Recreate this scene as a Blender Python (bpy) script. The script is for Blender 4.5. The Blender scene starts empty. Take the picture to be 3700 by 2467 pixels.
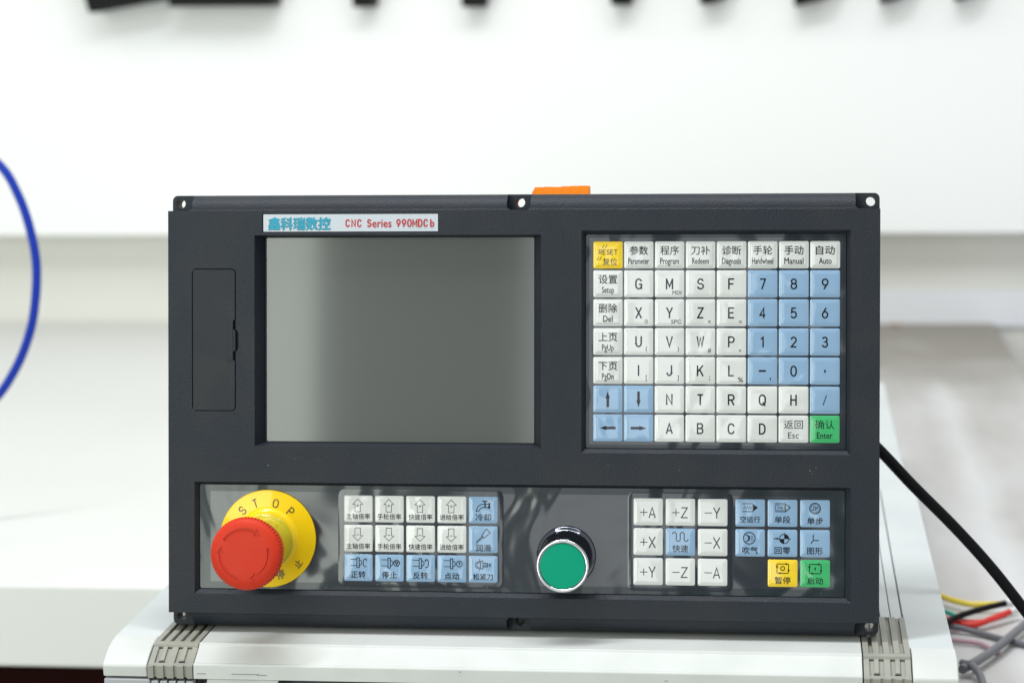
import bpy, bmesh, math, random
from mathutils import Vector, Matrix
random.seed(7)
S = bpy.context.scene
COL = S.collection
MM = 0.001

# ------------------------------------------------------------------ camera
cam_d = bpy.data.cameras.new('camera'); cam = bpy.data.objects.new('camera', cam_d); COL.objects.link(cam)
cam.matrix_world = Matrix(((0.9935157, -0.00263788, 0.11366441, 0.15763676),
                           (0.11278462, 0.14912801, -0.98236473, -1.38812222),
                           (-0.01435919, 0.98881438, 0.14845853, 0.38319708),
                           (0, 0, 0, 1)))
cam_d.sensor_width = 36; cam_d.lens = 85.0
cam_d.clip_start = 0.05; cam_d.clip_end = 60
cam_d.dof.use_dof = True; cam_d.dof.focus_distance = 1.412; cam_d.dof.aperture_fstop = 8.0
cam_d.dof.aperture_blades = 9
S.camera = cam

# ------------------------------------------------------------------ world and lamps
w = bpy.data.worlds.new('World'); S.world = w; w.use_nodes = True
bg = w.node_tree.nodes['Background']
bg.inputs[0].default_value = (0.96, 0.98, 1.0, 1); bg.inputs[1].default_value = 0.59

def area(name, loc, target, sx, sy, power, color):
    l = bpy.data.lights.new(name, 'AREA'); l.shape = 'RECTANGLE'; l.size = sx; l.size_y = sy
    l.energy = power; l.color = color
    o = bpy.data.objects.new(name, l); COL.objects.link(o); o.location = loc
    d = Vector(target) - Vector(loc); o.rotation_euler = d.to_track_quat('-Z', 'Y').to_euler()
    return o
# window behind the camera to the left (the bright band reflected in the display)
area('window_light', (-1.51, -3.0, 0.75), (-1.51, 0, 0.75), 1.58, 2.2, 56, (0.92, 1.0, 0.90))
# narrower, dimmer window straight behind the camera (its reflection washes the left half of the keypad)
area('window_light_narrow', (-0.15, -3.0, 0.42), (-0.15, 0, 0.42), 0.36, 1.25, 3.2, (0.93, 0.98, 1.0))
# ceiling tubes over the bench
area('ceiling_tube', (-0.35, -0.15, 1.55), (-0.1, 0.0, 0.1), 0.14, 0.9, 18, (0.93, 0.96, 1.0))
area('ceiling_tube_right', (0.45, -0.12, 1.7), (0.3, 0.0, 0.1), 0.14, 1.0, 8.5, (0.95, 0.97, 1.0))
# lamps over the back of the bench
area('bench_light', (-0.3, 0.85, 1.25), (-0.25, 1.85, 0.35), 2.6, 0.3, 6.5, (1.0, 0.985, 0.95))

S.view_settings.view_transform = 'Standard'; S.view_settings.look = 'None'
S.view_settings.exposure = 0.0; S.view_settings.gamma = 1.0
S.view_settings.use_curve_mapping = False

# ------------------------------------------------------------------ materials
def mat(name, col, rough=0.5, metal=0.0, spec=0.5, coat=0.0, coat_rough=0.05, bump=None, coat_bump=None,
        mottle=None, trans=0.0, sss=0.0):
    m = bpy.data.materials.new(name); m.use_nodes = True
    nt = m.node_tree; b = nt.nodes['Principled BSDF']
    b.inputs['Base Color'].default_value = (*col, 1); b.inputs['Roughness'].default_value = rough
    b.inputs['Metallic'].default_value = metal; b.inputs['Specular IOR Level'].default_value = spec
    b.inputs['Coat Weight'].default_value = coat; b.inputs['Coat Roughness'].default_value = coat_rough
    b.inputs['Transmission Weight'].default_value = trans
    g = nt.nodes.new('ShaderNodeNewGeometry')
    def noise(scale, detail=3, distort=0.0, stretch=None):
        n = nt.nodes.new('ShaderNodeTexNoise'); n.inputs['Scale'].default_value = scale
        n.inputs['Detail'].default_value = detail; n.inputs['Distortion'].default_value = distort
        if stretch:
            mp = nt.nodes.new('ShaderNodeMapping'); mp.inputs['Scale'].default_value = stretch
            nt.links.new(g.outputs['Position'], mp.inputs['Vector']); nt.links.new(mp.outputs[0], n.inputs['Vector'])
        else:
            nt.links.new(g.outputs['Position'], n.inputs['Vector'])
        return n
    if bump:
        n = noise(bump[0], 3); bp = nt.nodes.new('ShaderNodeBump'); bp.inputs['Distance'].default_value = bump[1]
        nt.links.new(n.outputs['Fac'], bp.inputs['Height']); nt.links.new(bp.outputs[0], b.inputs['Normal'])
    if coat_bump:
        n = noise(coat_bump[0], 2, coat_bump[2] if len(coat_bump) > 2 else 0.4)
        bp = nt.nodes.new('ShaderNodeBump'); bp.inputs['Distance'].default_value = coat_bump[1]
        nt.links.new(n.outputs['Fac'], bp.inputs['Height']); nt.links.new(bp.outputs[0], b.inputs['Coat Normal'])
        if not bump: nt.links.new(bp.outputs[0], b.inputs['Normal'])
    if mottle:   # (scale, second colour, amount, stretch)
        n = noise(mottle[0], 5, 0.2, mottle[3] if len(mottle) > 3 else None)
        r = nt.nodes.new('ShaderNodeMapRange'); r.inputs['From Min'].default_value = 0.42; r.inputs['From Max'].default_value = 0.68
        r.inputs['To Max'].default_value = mottle[2]
        mx = nt.nodes.new('ShaderNodeMix'); mx.data_type = 'RGBA'
        mx.inputs['A'].default_value = (*col, 1); mx.inputs['B'].default_value = (*mottle[1], 1)
        nt.links.new(n.outputs['Fac'], r.inputs['Value']); nt.links.new(r.outputs[0], mx.inputs['Factor'])
        nt.links.new(mx.outputs['Result'], b.inputs['Base Color'])
    return m

WAVE = (17, 0.0032, 0.6)
M = {}
M['housing'] = mat('textured_charcoal_plastic', (0.0155, 0.0205, 0.0290), 0.5, spec=0.26, bump=(1000, 0.00036),
                   mottle=(28, (0.025, 0.027, 0.031), 0.7))
M['cover'] = mat('charcoal_plastic_cover', (0.020, 0.0235, 0.029), 0.52, spec=0.26, bump=(1000, 0.00032),
                 mottle=(40, (0.029, 0.030, 0.032), 0.8))
M['rail'] = mat('charcoal_plastic_rail', (0.030, 0.034, 0.042), 0.45, spec=0.5, bump=(1100, 0.00022))
M['black'] = mat('black_void_plastic', (0.006, 0.006, 0.008), 0.6, spec=0.3)
M['panel'] = mat('dark_overlay_film', (0.013, 0.022, 0.027), 0.25, spec=0.3, coat=0.35, coat_rough=0.06, coat_bump=WAVE)
M['film'] = mat('clear_window_film', (0.024, 0.030, 0.038), 0.2, spec=0.25, coat=0.80, coat_rough=0.085, coat_bump=WAVE)
def keym(n, c): return mat(n, c, 0.45, spec=0.2, coat=1.0, coat_rough=0.05, coat_bump=(26, 0.0020, 0.5))
M['k_white'] = keym('key_white', (0.65, 0.665, 0.64))
M['k_blue'] = keym('key_blue', (0.245, 0.390, 0.56))
M['k_yellow'] = keym('key_yellow', (0.86, 0.60, 0.02))
M['k_green'] = keym('key_green', (0.045, 0.42, 0.14))
M['ink'] = mat('key_print_ink', (0.010, 0.010, 0.014), 0.5, spec=0.1, coat=0.6, coat_rough=0.04, coat_bump=(26, 0.0020, 0.5))
M['lcd'] = mat('display_glass', (0.073, 0.080, 0.074), 0.35, spec=0.3, coat=1.0, coat_rough=0.065, coat_bump=(6, 0.0001, 0.2))
M['plate'] = mat('nameplate_silver_white', (0.50, 0.54, 0.59), 0.35, spec=0.5)
M['p_cyan'] = mat('nameplate_cyan_print', (0.03, 0.33, 0.46), 0.5, spec=0.2)
M['p_dark'] = mat('nameplate_shadow_print', (0.035, 0.06, 0.08), 0.4)
M['p_red'] = mat('nameplate_red_print', (0.46, 0.02, 0.018), 0.5, spec=0.2)
M['red'] = mat('red_button_plastic', (0.60, 0.034, 0.012), 0.5, spec=0.18, mottle=(60, (0.57, 0.050, 0.02), 0.6))
M['yellow'] = mat('yellow_stop_plate', (0.90, 0.60, 0.0), 0.3, spec=0.2, coat=0.45, coat_rough=0.03, coat_bump=(12, 0.0002, 0.2))
M['collar'] = mat('yellow_translucent_collar', (0.45, 0.42, 0.03), 0.22, spec=0.5, coat=0.7, coat_rough=0.08)
M['stop_ink'] = mat('stop_lettering_ink', (0.03, 0.02, 0.012), 0.3)
M['chrome'] = mat('bright_chrome', (0.62, 0.64, 0.65), 0.16, metal=1.0, bump=(300, 0.00006))
M['barrel'] = mat('dark_chrome_barrel', (0.13, 0.14, 0.165), 0.07, metal=1.0)
M['green'] = mat('green_button_cap', (0.0, 0.31, 0.175), 0.5, spec=0.12)
M['orange'] = mat('orange_terminal_plastic', (1.0, 0.26, 0.01), 0.5, spec=0.2)
M['steel'] = mat('rear_case_steel', (0.30, 0.30, 0.30), 0.45, metal=0.3)
M['case'] = mat('case_white_plastic', (0.62, 0.64, 0.61), 0.46, spec=0.35, bump=(500, 0.00007), mottle=(22, (0.54, 0.56, 0.53), 0.6))
M['case_side'] = mat('case_side_white', (0.60, 0.635, 0.625), 0.5, spec=0.35, mottle=(14, (0.54, 0.575, 0.57), 0.7))
M['ribgrey'] = mat('bracket_grey_plastic', (0.29, 0.295, 0.255), 0.5, spec=0.4, mottle=(60, (0.36, 0.35, 0.28), 0.6))
M['lowgrey'] = mat('case_base_grey', (0.40, 0.40, 0.42), 0.5)
M['gap'] = mat('joint_shadow_gap', (0.02, 0.02, 0.02), 0.8)
M['board'] = mat('white_board', (0.87, 0.88, 0.87), 0.6)
M['wall'] = mat('painted_wall', (0.74, 0.735, 0.68), 0.8, mottle=(1.6, (0.68, 0.68, 0.64), 0.5))
M['reflection_slab'] = mat('dark_slab_paint', (0.14, 0.14, 0.145), 0.7)
M['pale_floor'] = mat('pale_workshop_floor', (0.55, 0.55, 0.54), 0.5, mottle=(2, (0.48, 0.48, 0.47), 0.6))
M['skirt'] = mat('pale_skirting', (0.76, 0.77, 0.80), 0.7)
M['bench'] = mat('white_bench_top', (0.73, 0.735, 0.70), 0.6, spec=0.3, mottle=(2, (0.69, 0.695, 0.66), 0.6))
M['brown'] = mat('dark_brown_wood', (0.016, 0.004, 0.003), 0.8, spec=0.05, mottle=(4, (0.03, 0.009, 0.006), 0.6))
M['black_rubber'] = mat('black_rubber', (0.004, 0.004, 0.005), 0.5, spec=0.15)
M['tool'] = mat('black_tool_plastic', (0.004, 0.005, 0.005), 0.6, spec=0.2)
M['blue_tube'] = mat('blue_tube', (0.003, 0.030, 0.34), 0.4, spec=0.25)
M['mark'] = mat('brown_knot', (0.30, 0.17, 0.08), 0.7)
M['scuff'] = mat('grey_scuff', (0.26, 0.24, 0.28), 0.7)
M['speck'] = mat('pale_green_chips', (0.16, 0.36, 0.17), 0.6)
M['w_yellow'] = mat('wire_yellow', (0.78, 0.60, 0.06), 0.4)
M['w_red'] = mat('wire_red', (0.66, 0.03, 0.02), 0.4)
M['w_green'] = mat('wire_green', (0.03, 0.36, 0.26), 0.4)
M['w_white'] = mat('wire_terminal_white', (0.78, 0.78, 0.78), 0.4)
M['w_grey'] = mat('cable_grey', (0.14, 0.14, 0.155), 0.45)
M['w_mauve'] = mat('cable_mauve', (0.42, 0.26, 0.30), 0.5)

def sheet_material():
    m = mat('worn_grey_sheet', (0.60, 0.585, 0.56), 0.6, spec=0.25)
    nt = m.node_tree; b = nt.nodes['Principled BSDF']; g = nt.nodes.new('ShaderNodeNewGeometry')
    n = nt.nodes.new('ShaderNodeTexNoise'); n.inputs['Scale'].default_value = 5.0; n.inputs['Detail'].default_value = 5
    mp = nt.nodes.new('ShaderNodeMapping'); mp.inputs['Scale'].default_value = (3.0, 0.8, 1)
    mp.inputs['Rotation'].default_value = (0, 0, 0.12)
    nt.links.new(g.outputs['Position'], mp.inputs[0]); nt.links.new(mp.outputs[0], n.inputs['Vector'])
    r = nt.nodes.new('ShaderNodeValToRGB'); e = r.color_ramp.elements
    e[0].position = 0.36; e[0].color = (0.46, 0.448, 0.43, 1); e[1].position = 0.70; e[1].color = (0.57, 0.57, 0.57, 1)
    k = e.new(0.52); k.color = (0.52, 0.508, 0.49, 1)
    nt.links.new(n.outputs['Fac'], r.inputs[0])
    # a darker worn patch at the far end of the sheet
    sp = nt.nodes.new('ShaderNodeSeparateXYZ'); nt.links.new(g.outputs['Position'], sp.inputs[0])
    n2 = nt.nodes.new('ShaderNodeTexNoise'); n2.inputs['Scale'].default_value = 7; nt.links.new(g.outputs['Position'], n2.inputs['Vector'])
    ad = nt.nodes.new('ShaderNodeMath'); ad.operation = 'MULTIPLY_ADD'; ad.inputs[1].default_value = 0.55
    nt.links.new(n2.outputs['Fac'], ad.inputs[0]); nt.links.new(sp.outputs['Y'], ad.inputs[2])
    mr = nt.nodes.new('ShaderNodeMapRange'); mr.inputs['From Min'].default_value = 1.55; mr.inputs['From Max'].default_value = 1.95
    mr.inputs['To Max'].default_value = 0.95
    nt.links.new(ad.outputs[0], mr.inputs['Value'])
    mx = nt.nodes.new('ShaderNodeMix'); mx.data_type = 'RGBA'; mx.inputs['B'].default_value = (0.31, 0.29, 0.255, 1)
    nt.links.new(mr.outputs[0], mx.inputs['Factor']); nt.links.new(r.outputs[0], mx.inputs['A'])
    # a pale streak of reflected glare, painted along the length of the sheet
    xo = nt.nodes.new('ShaderNodeMath'); xo.operation = 'MULTIPLY_ADD'; xo.inputs[1].default_value = GLARE_STREAK[0]
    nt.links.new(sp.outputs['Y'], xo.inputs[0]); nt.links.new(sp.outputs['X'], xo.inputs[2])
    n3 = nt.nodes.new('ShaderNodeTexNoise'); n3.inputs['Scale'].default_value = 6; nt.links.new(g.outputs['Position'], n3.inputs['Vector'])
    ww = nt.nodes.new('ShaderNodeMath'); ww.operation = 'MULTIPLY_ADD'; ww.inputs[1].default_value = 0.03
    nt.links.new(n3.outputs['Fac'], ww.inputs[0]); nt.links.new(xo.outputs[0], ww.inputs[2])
    sb = nt.nodes.new('ShaderNodeMath'); sb.operation = 'SUBTRACT'; sb.inputs[1].default_value = GLARE_STREAK[1] + 0.015; nt.links.new(ww.outputs[0], sb.inputs[0])
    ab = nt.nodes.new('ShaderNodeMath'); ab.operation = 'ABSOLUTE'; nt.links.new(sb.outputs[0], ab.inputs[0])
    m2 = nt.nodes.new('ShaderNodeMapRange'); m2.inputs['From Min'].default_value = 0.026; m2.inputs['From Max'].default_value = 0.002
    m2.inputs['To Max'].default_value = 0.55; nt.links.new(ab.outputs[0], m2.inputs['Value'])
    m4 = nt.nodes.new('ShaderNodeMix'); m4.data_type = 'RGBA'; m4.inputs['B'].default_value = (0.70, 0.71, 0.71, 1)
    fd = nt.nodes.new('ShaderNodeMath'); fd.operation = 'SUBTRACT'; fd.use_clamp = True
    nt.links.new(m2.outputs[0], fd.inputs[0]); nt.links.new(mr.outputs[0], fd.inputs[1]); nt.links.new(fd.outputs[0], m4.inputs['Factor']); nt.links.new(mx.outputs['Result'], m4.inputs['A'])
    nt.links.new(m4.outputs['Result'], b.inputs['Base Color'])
    return m
GLARE_STREAK = (0.0, 0.331)
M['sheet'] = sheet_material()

# ------------------------------------------------------------------ mesh helpers (all in millimetres)
class MB:
    def __init__(s): s.v = []; s.f = []; s.mi = []; s.cur = 0
    def loop(s, pts):
        i = len(s.v); s.v += [tuple(p) for p in pts]; return list(range(i, i + len(pts)))
    def face(s, idx): s.f.append(tuple(idx)); s.mi.append(s.cur)
    def bridge(s, a, b):
        n = len(a)
        for i in range(n): s.face((a[i], a[(i + 1) % n], b[(i + 1) % n], b[i]))
    def loft(s, loops, cap0=True, cap1=True):
        ids = [s.loop(l) for l in loops]
        for a, b in zip(ids, ids[1:]): s.bridge(a, b)
        if cap0: s.face(ids[0][::-1])
        if cap1: s.face(ids[-1])
        return s
    def prism(s, poly, z0, z1): return s.loft([[(x, y, z0) for x, y in poly], [(x, y, z1) for x, y in poly]])
    def box(s, x0, x1, y0, y1, z0, z1): return s.prism([(x0, y0), (x1, y0), (x1, y1), (x0, y1)], z0, z1)
    def xprism(s, poly, x0, x1):    # poly of (y, z), counter-clockwise seen from +x
        return s.loft([[(x0, y, z) for y, z in poly], [(x1, y, z) for y, z in poly]])
    def lathe(s, prof, n=64, cx=0, cy=0, cap0=True, cap1=True):
        return s.loft([[(cx + r * math.cos(2 * math.pi * k / n), cy + r * math.sin(2 * math.pi * k / n), z)
                        for k in range(n)] for r, z in prof], cap0, cap1)
    def mesh(s, name, scale=MM):
        me = bpy.data.meshes.new(name)
        me.from_pydata([(x * scale, y * scale, z * scale) for x, y, z in s.v], [], s.f)
        return me

def rrect(x0, x1, y0, y1, r, seg=5):
    if r <= 0: return [(x0, y0), (x1, y0), (x1, y1), (x0, y1)]
    out = []
    for cx, cy, a in ((x1 - r, y0 + r, -90), (x1 - r, y1 - r, 0), (x0 + r, y1 - r, 90), (x0 + r, y0 + r, 180)):
        for k in range(seg + 1):
            t = math.radians(a + 90 * k / seg); out.append((cx + r * math.cos(t), cy + r * math.sin(t)))
    return out
def at_z(poly, z): return [(x, y, z) for x, y in poly]

def fix(me):
    bm = bmesh.new(); bm.from_mesh(me); bmesh.ops.recalc_face_normals(bm, faces=bm.faces); bm.to_mesh(me); bm.free()

def smooth_angle(me, deg):
    bm = bmesh.new(); bm.from_mesh(me)
    for f in bm.faces: f.smooth = True
    for e in bm.edges:
        e.smooth = not (len(e.link_faces) == 2 and e.calc_face_angle(0) > math.radians(deg)) and len(e.link_faces) == 2
    bm.to_mesh(me); bm.free()

def link(name, me, m, parent=None, loc=(0, 0, 0), smooth=35, recalc=True):
    if recalc: fix(me)
    if smooth: smooth_angle(me, smooth)
    if m is not None:
        ms = m if isinstance(m, (list, tuple)) else [m]
        for x in ms: me.materials.append(M[x])
    o = bpy.data.objects.new(name, me); COL.objects.link(o); o.location = [a * MM for a in loc]
    if parent: o.parent = parent
    return o

def build(name, mb, m, parent=None, loc=(0, 0, 0), smooth=35, bevel=0, seg=2):
    me = mb.mesh(name)
    if mb.mi and max(mb.mi) > 0:
        me.polygons.foreach_set('material_index', mb.mi)
    o = link(name, me, m, parent, loc, smooth if not bevel else None)
    if bevel:
        bake_bevel(o, bevel, seg)
    return o

def bake_bevel(o, width, seg=2, limit=32):
    md = o.modifiers.new('b', 'BEVEL'); md.width = width * MM; md.segments = seg
    md.limit_method = 'ANGLE'; md.angle_limit = math.radians(limit); md.use_clamp_overlap = True
    o.data.polygons.foreach_set('use_smooth', [True] * len(o.data.polygons))
    wn = o.modifiers.new('w', 'WEIGHTED_NORMAL'); wn.weight = 100; wn.keep_sharp = True
    bake(o)

def bake(o):
    dg = bpy.context.evaluated_depsgraph_get(); dg.update()
    me = bpy.data.meshes.new_from_object(o.evaluated_get(dg)); o.modifiers.clear()
    me.name = o.data.name; o.data = me

def tag(o, label=None, cat=None, group=None, kind=None):
    if label: o['label'] = label
    if cat: o['category'] = cat
    if group: o['group'] = group
    if kind: o['kind'] = kind
    return o

def catmull(pts, n=8):
    P = [Vector(p) for p in pts]; P = [2 * P[0] - P[1]] + P + [2 * P[-1] - P[-2]]
    out = []
    for i in range(1, len(P) - 2):
        for k in range(n):
            t = k / n; a, b, c, d = P[i - 1], P[i], P[i + 1], P[i + 2]
            out.append(0.5 * ((2 * b) + (c - a) * t + (2 * a - 5 * b + 4 * c - d) * t * t + (3 * b - a - 3 * c + d) * t ** 3))
    out.append(P[-2]); return out

def tube(mb, pts, r, n=14, steps=8):
    c = catmull(pts, steps); up = Vector((0.13, 0.2, 1)); loops = []
    for i, p in enumerate(c):
        t = (c[min(i + 1, len(c) - 1)] - c[max(i - 1, 0)]).normalized()
        a = t.cross(up).normalized(); b = t.cross(a)
        loops.append([tuple(p + r * (math.cos(2 * math.pi * k / n) * a + math.sin(2 * math.pi * k / n) * b)) for k in range(n)])
    mb.loft(loops); return mb

# flat print: strokes, fills and text, all joined into one mesh
class Ink:
    def __init__(s): s.v = []; s.f = []; s.n = 0
    def poly(s, pts):
        s.n += 1; i = len(s.v); s.v += [(x, y, s.n * 0.0015) for x, y in pts]; s.f.append(tuple(range(i, i + len(pts)))); return s
    def line(s, pts, w=0.35, closed=False):
        w = w * 1.18 if w < 0.5 else w
        P = [Vector(p) for p in pts]; n = len(P); L = []; R = []
        for i in range(n):
            a = P[(i - 1) % n] if (closed or i > 0) else None
            b = P[(i + 1) % n] if (closed or i < n - 1) else None
            d1 = (P[i] - a).normalized() if a is not None else None
            d2 = (b - P[i]).normalized() if b is not None else None
            if d1 is None: d1 = d2
            if d2 is None: d2 = d1
            n1 = Vector((-d1.y, d1.x)); n2 = Vector((-d2.y, d2.x)); m = (n1 + n2)
            m = m.normalized() if m.length > 1e-6 else n1
            k = min(2.2, 1 / max(0.3, m.dot(n1)))
            L.append(P[i] + m * w / 2 * k); R.append(P[i] - m * w / 2 * k)
        for i in range(n if closed else n - 1):
            j = (i + 1) % n
            s.poly([tuple(R[i]), tuple(R[j]), tuple(L[j]), tuple(L[i])])
        return s
    def arc(s, cx, cy, r, a0, a1, w=0.35, ry=None, n=20):
        full = abs(a1 - a0) >= 359.9
        pts = [(cx + r * math.cos(math.radians(a0 + (a1 - a0) * k / n)), cy + (ry or r) * math.sin(math.radians(a0 + (a1 - a0) * k / n)))
               for k in range(n + (0 if full else 1))]
        return s.line(pts, w, closed=full)
    def disc(s, cx, cy, r, a0=0, a1=360, n=20):
        pts = [(cx + r * math.cos(math.radians(a0 + (a1 - a0) * k / n)), cy + r * math.sin(math.radians(a0 + (a1 - a0) * k / n)))
               for k in range(n + (0 if a1 - a0 >= 360 else 1))]
        if a1 - a0 < 360: pts.append((cx, cy))
        return s.poly(pts)
    def text(s, body, cx, cy, wd, h, off=0.0, cjk=None, rot=0):
        """print body centred on (cx, cy), wd mm wide, h mm tall (cap height, or character height for Chinese)"""
        if cjk is None: cjk = ord(body[0]) > 0x2e80
        if off:      # heavier strokes: the same word printed with a small spread
            for dx, dy in ((-off, 0), (off, 0), (0, off), (0, -off)): s.text(body, cx + dx, cy + dy, wd - off, h, 0, cjk, rot)
        s.n += 1
        vs, fs = glyphs(body)
        x0 = min(v[0] for v in vs); x1 = max(v[0] for v in vs)
        if cjk: sy = h / 0.926; y0 = cy - h / 2 + 0.078 * sy
        else: sy = h / 0.70; y0 = cy - h / 2
        if body in '*+=#%,;()[]/':
            b0 = min(v[1] for v in vs); b1 = max(v[1] for v in vs); sy = h / (b1 - b0); y0 = cy - h / 2 - b0 * sy
        sx = wd / (x1 - x0); i = len(s.v); cr, sr = math.cos(math.radians(rot)), math.sin(math.radians(rot))
        for x, y in vs:
            X = (x - (x0 + x1) / 2) * sx; Y = y * sy + y0 - cy
            s.v.append((cx + X * cr - Y * sr, cy + X * sr + Y * cr, s.n * 0.0015))
        s.f += [tuple(i + k for k in f) for f in fs]
        return s
    def caps(s, body, cx, cy, wd, h, t=0.75, gap=0.3, rot=0):
        """narrow grotesque capitals and digits drawn as strokes; wd is the width of one letter"""
        cr, sr = math.cos(math.radians(rot)), math.sin(math.radians(rot)); n = len(body)
        adv = [wd * (0.55 if ch in 'I1' and n > 1 else 1.22 if ch == 'M' and n > 1 else 1) for ch in body]
        x = -(sum(adv) + gap * (n - 1)) / 2
        for ch, w_ in zip(body, adv):
            for st_ in CAPS[ch]:
                cl = st_[0] == 'o'; P = st_[1:] if cl else st_
                Q = []
                for px, py in P:
                    X = x + t / 2 + px * (w_ - t); Y = -h / 2 + t / 2 + py * (h - t)
                    Q.append((cx + X * cr - Y * sr, cy + X * sr + Y * cr))
                s.line(Q, t, cl)
            x += w_ + gap
        return s
    def mesh(s, name, z):
        me = bpy.data.meshes.new(name)
        me.from_pydata([(x * MM, y * MM, (z + q) * MM) for x, y, q in s.v], [], s.f)
        bm = bmesh.new(); bm.from_mesh(me)
        for f in bm.faces:
            f.normal_update()
            if f.normal.z < 0: f.normal_flip()
        bm.to_mesh(me); bm.free(); return me

def EL(cx, cy, rx, ry, a0, a1, n=8):
    return [(cx + rx * math.cos(math.radians(a0 + (a1 - a0) * k / n)), cy + ry * math.sin(math.radians(a0 + (a1 - a0) * k / n))) for k in range(n + 1)]
CAPS = {
 'A': [[(0, -.06), (.5, 1), (1, -.06)], [(.17, .28), (.83, .28)]],
 'B': [['o', (0, 0), (0, 1)] + EL(.6, .76, .34, .24, 90, -90) + [(0, .52), (.6, .52)] + EL(.6, .26, .4, .26, 90, -90)],
 'C': [EL(.5, .66, .5, .34, 12, 180, 10) + EL(.5, .34, .5, .34, 180, 348, 10)],
 'D': [['o', (0, 0), (0, 1)] + EL(.4, .6, .6, .4, 90, 0) + EL(.4, .4, .6, .4, 0, -90)],
 'E': [[(1, 1), (0, 1), (0, 0), (1, 0)], [(0, .52), (.88, .52)]],
 'F': [[(1, 1), (0, 1), (0, -.06)], [(0, .5), (.86, .5)]],
 'G': [EL(.5, .66, .5, .34, 18, 180, 10) + EL(.5, .34, .5, .34, 180, 350, 10) + [(1, .46), (.55, .46)], [(1, .3), (1, -.04)]],
 'H': [[(0, -.06), (0, 1.06)], [(1, -.06), (1, 1.06)], [(0, .52), (1, .52)]],
 'I': [[(.5, -.06), (.5, 1.06)]],
 'J': [[(.95, 1.06), (.95, .3)] + EL(.48, .3, .47, .3, 0, -180)],
 'K': [[(0, -.06), (0, 1.06)], [(1, 1.06), (0, .38)], [(.36, .64), (1, -.06)]],
 'L': [[(0, 1.06), (0, 0), (1, 0)]],
 'M': [[(0, -.06), (0, 1.06)], [(1, -.06), (1, 1.06)], [(0, 1), (.5, .22), (1, 1)]],
 'N': [[(0, -.06), (0, 1), (1, 0), (1, 1.06)]],
 'O': [['o'] + EL(.5, .66, .5, .34, 0, 180, 10) + EL(.5, .34, .5, .34, 180, 360, 10)],
 'P': [[(0, -.06), (0, 1)] + EL(.58, .73, .42, .27, 90, -90) + [(0, .46)]],
 'Q': [['o'] + EL(.5, .66, .5, .34, 0, 180, 10) + EL(.5, .34, .5, .34, 180, 360, 10), [(.6, .25), (1.0, -.1)]],
 'R': [[(0, -.06), (0, 1)] + EL(.58, .74, .42, .26, 90, -90) + [(0, .48)], [(.52, .48), (1, -.06)]],
 'S': [EL(.5, .75, .46, .25, 10, 270, 10)[:-1] + [(.5, .52)] + EL(.5, .26, .5, .26, 80, -170, 10)],
 'T': [[(-.04, 1), (1.04, 1)], [(.5, 1), (.5, -.06)]],
 'U': [[(0, 1.06), (0, .34)] + EL(.5, .34, .5, .34, 180, 360, 10) + [(1, 1.06)]],
 'V': [[(0, 1.06), (.5, 0), (1, 1.06)]],
 'W': [[(-.02, 1.06), (.24, .02), (.5, .94), (.76, .02), (1.02, 1.06)]],
 'X': [[(0, 1.06), (1, -.06)], [(0, -.06), (1, 1.06)]],
 'Y': [[(0, 1.06), (.5, .44), (1, 1.06)], [(.5, .46), (.5, -.06)]],
 'Z': [[(0, 1), (.97, 1), (.03, 0), (1.02, 0)]],
 '0': [['o'] + EL(.5, .62, .5, .38, 0, 180, 10) + EL(.5, .38, .5, .38, 180, 360, 10)],
 '1': [[(.2, .78), (.62, .98), (.62, -.06)]],
 '2': [EL(.5, .7, .48, .3, 170, -20, 10) + [(.03, 0), (1.02, 0)]],
 '3': [EL(.47, .76, .44, .24, 160, -80, 10) + [(.42, .53)] + EL(.48, .27, .5, .27, 80, -165, 10)],
 '4': [[(.74, -.06), (.74, 1), (0, .26), (1.06, .26)]],
 '5': [[(.93, 1), (.16, 1), (.08, .54)] + EL(.48, .32, .5, .32, 120, -160, 12)],
 '6': [['o'] + EL(.5, .32, .5, .32, 0, 360, 16)[:-1], [(.72, 1.04), (.06, .46)]],
 '7': [[(0, 1), (1, 1), (.36, -.06)]],
 '8': [['o'] + EL(.5, .76, .43, .24, 0, 360, 14)[:-1], ['o'] + EL(.5, .27, .5, .27, 0, 360, 14)[:-1]],
 '9': [['o'] + EL(.5, .68, .5, .32, 0, 360, 16)[:-1], [(.28, -.04), (.94, .54)]],
}
_tc = bpy.data.curves.new('type_setter', 'FONT'); _to = bpy.data.objects.new('type_setter', _tc); COL.objects.link(_to)
_gc = {}
def glyphs(body):
    k = body
    if k not in _gc:
        _tc.body = body; _tc.resolution_u = 3
        dg = bpy.context.evaluated_depsgraph_get(); dg.update()
        me = bpy.data.meshes.new_from_object(_to.evaluated_get(dg))
        _gc[k] = ([(v.co.x, v.co.y) for v in me.vertices], [tuple(p.vertices) for p in me.polygons])
        bpy.data.meshes.remove(me)
    return _gc[k]

# ================================================================== THE SETTING
def struct(name, mb, m, **k): return tag(build(name, mb, m, **k), kind='structure')
struct('floor', MB().box(-6000, 6000, -4000, 4000, -920, -900), 'pale_floor')
struct('wall', MB().box(-3000, 3000, 1906, 1960, -900, 2400), 'wall')
struct('skirting', MB().box(150, 3000, 1897, 1906, -92, -42), 'skirt', bevel=2)

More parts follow.
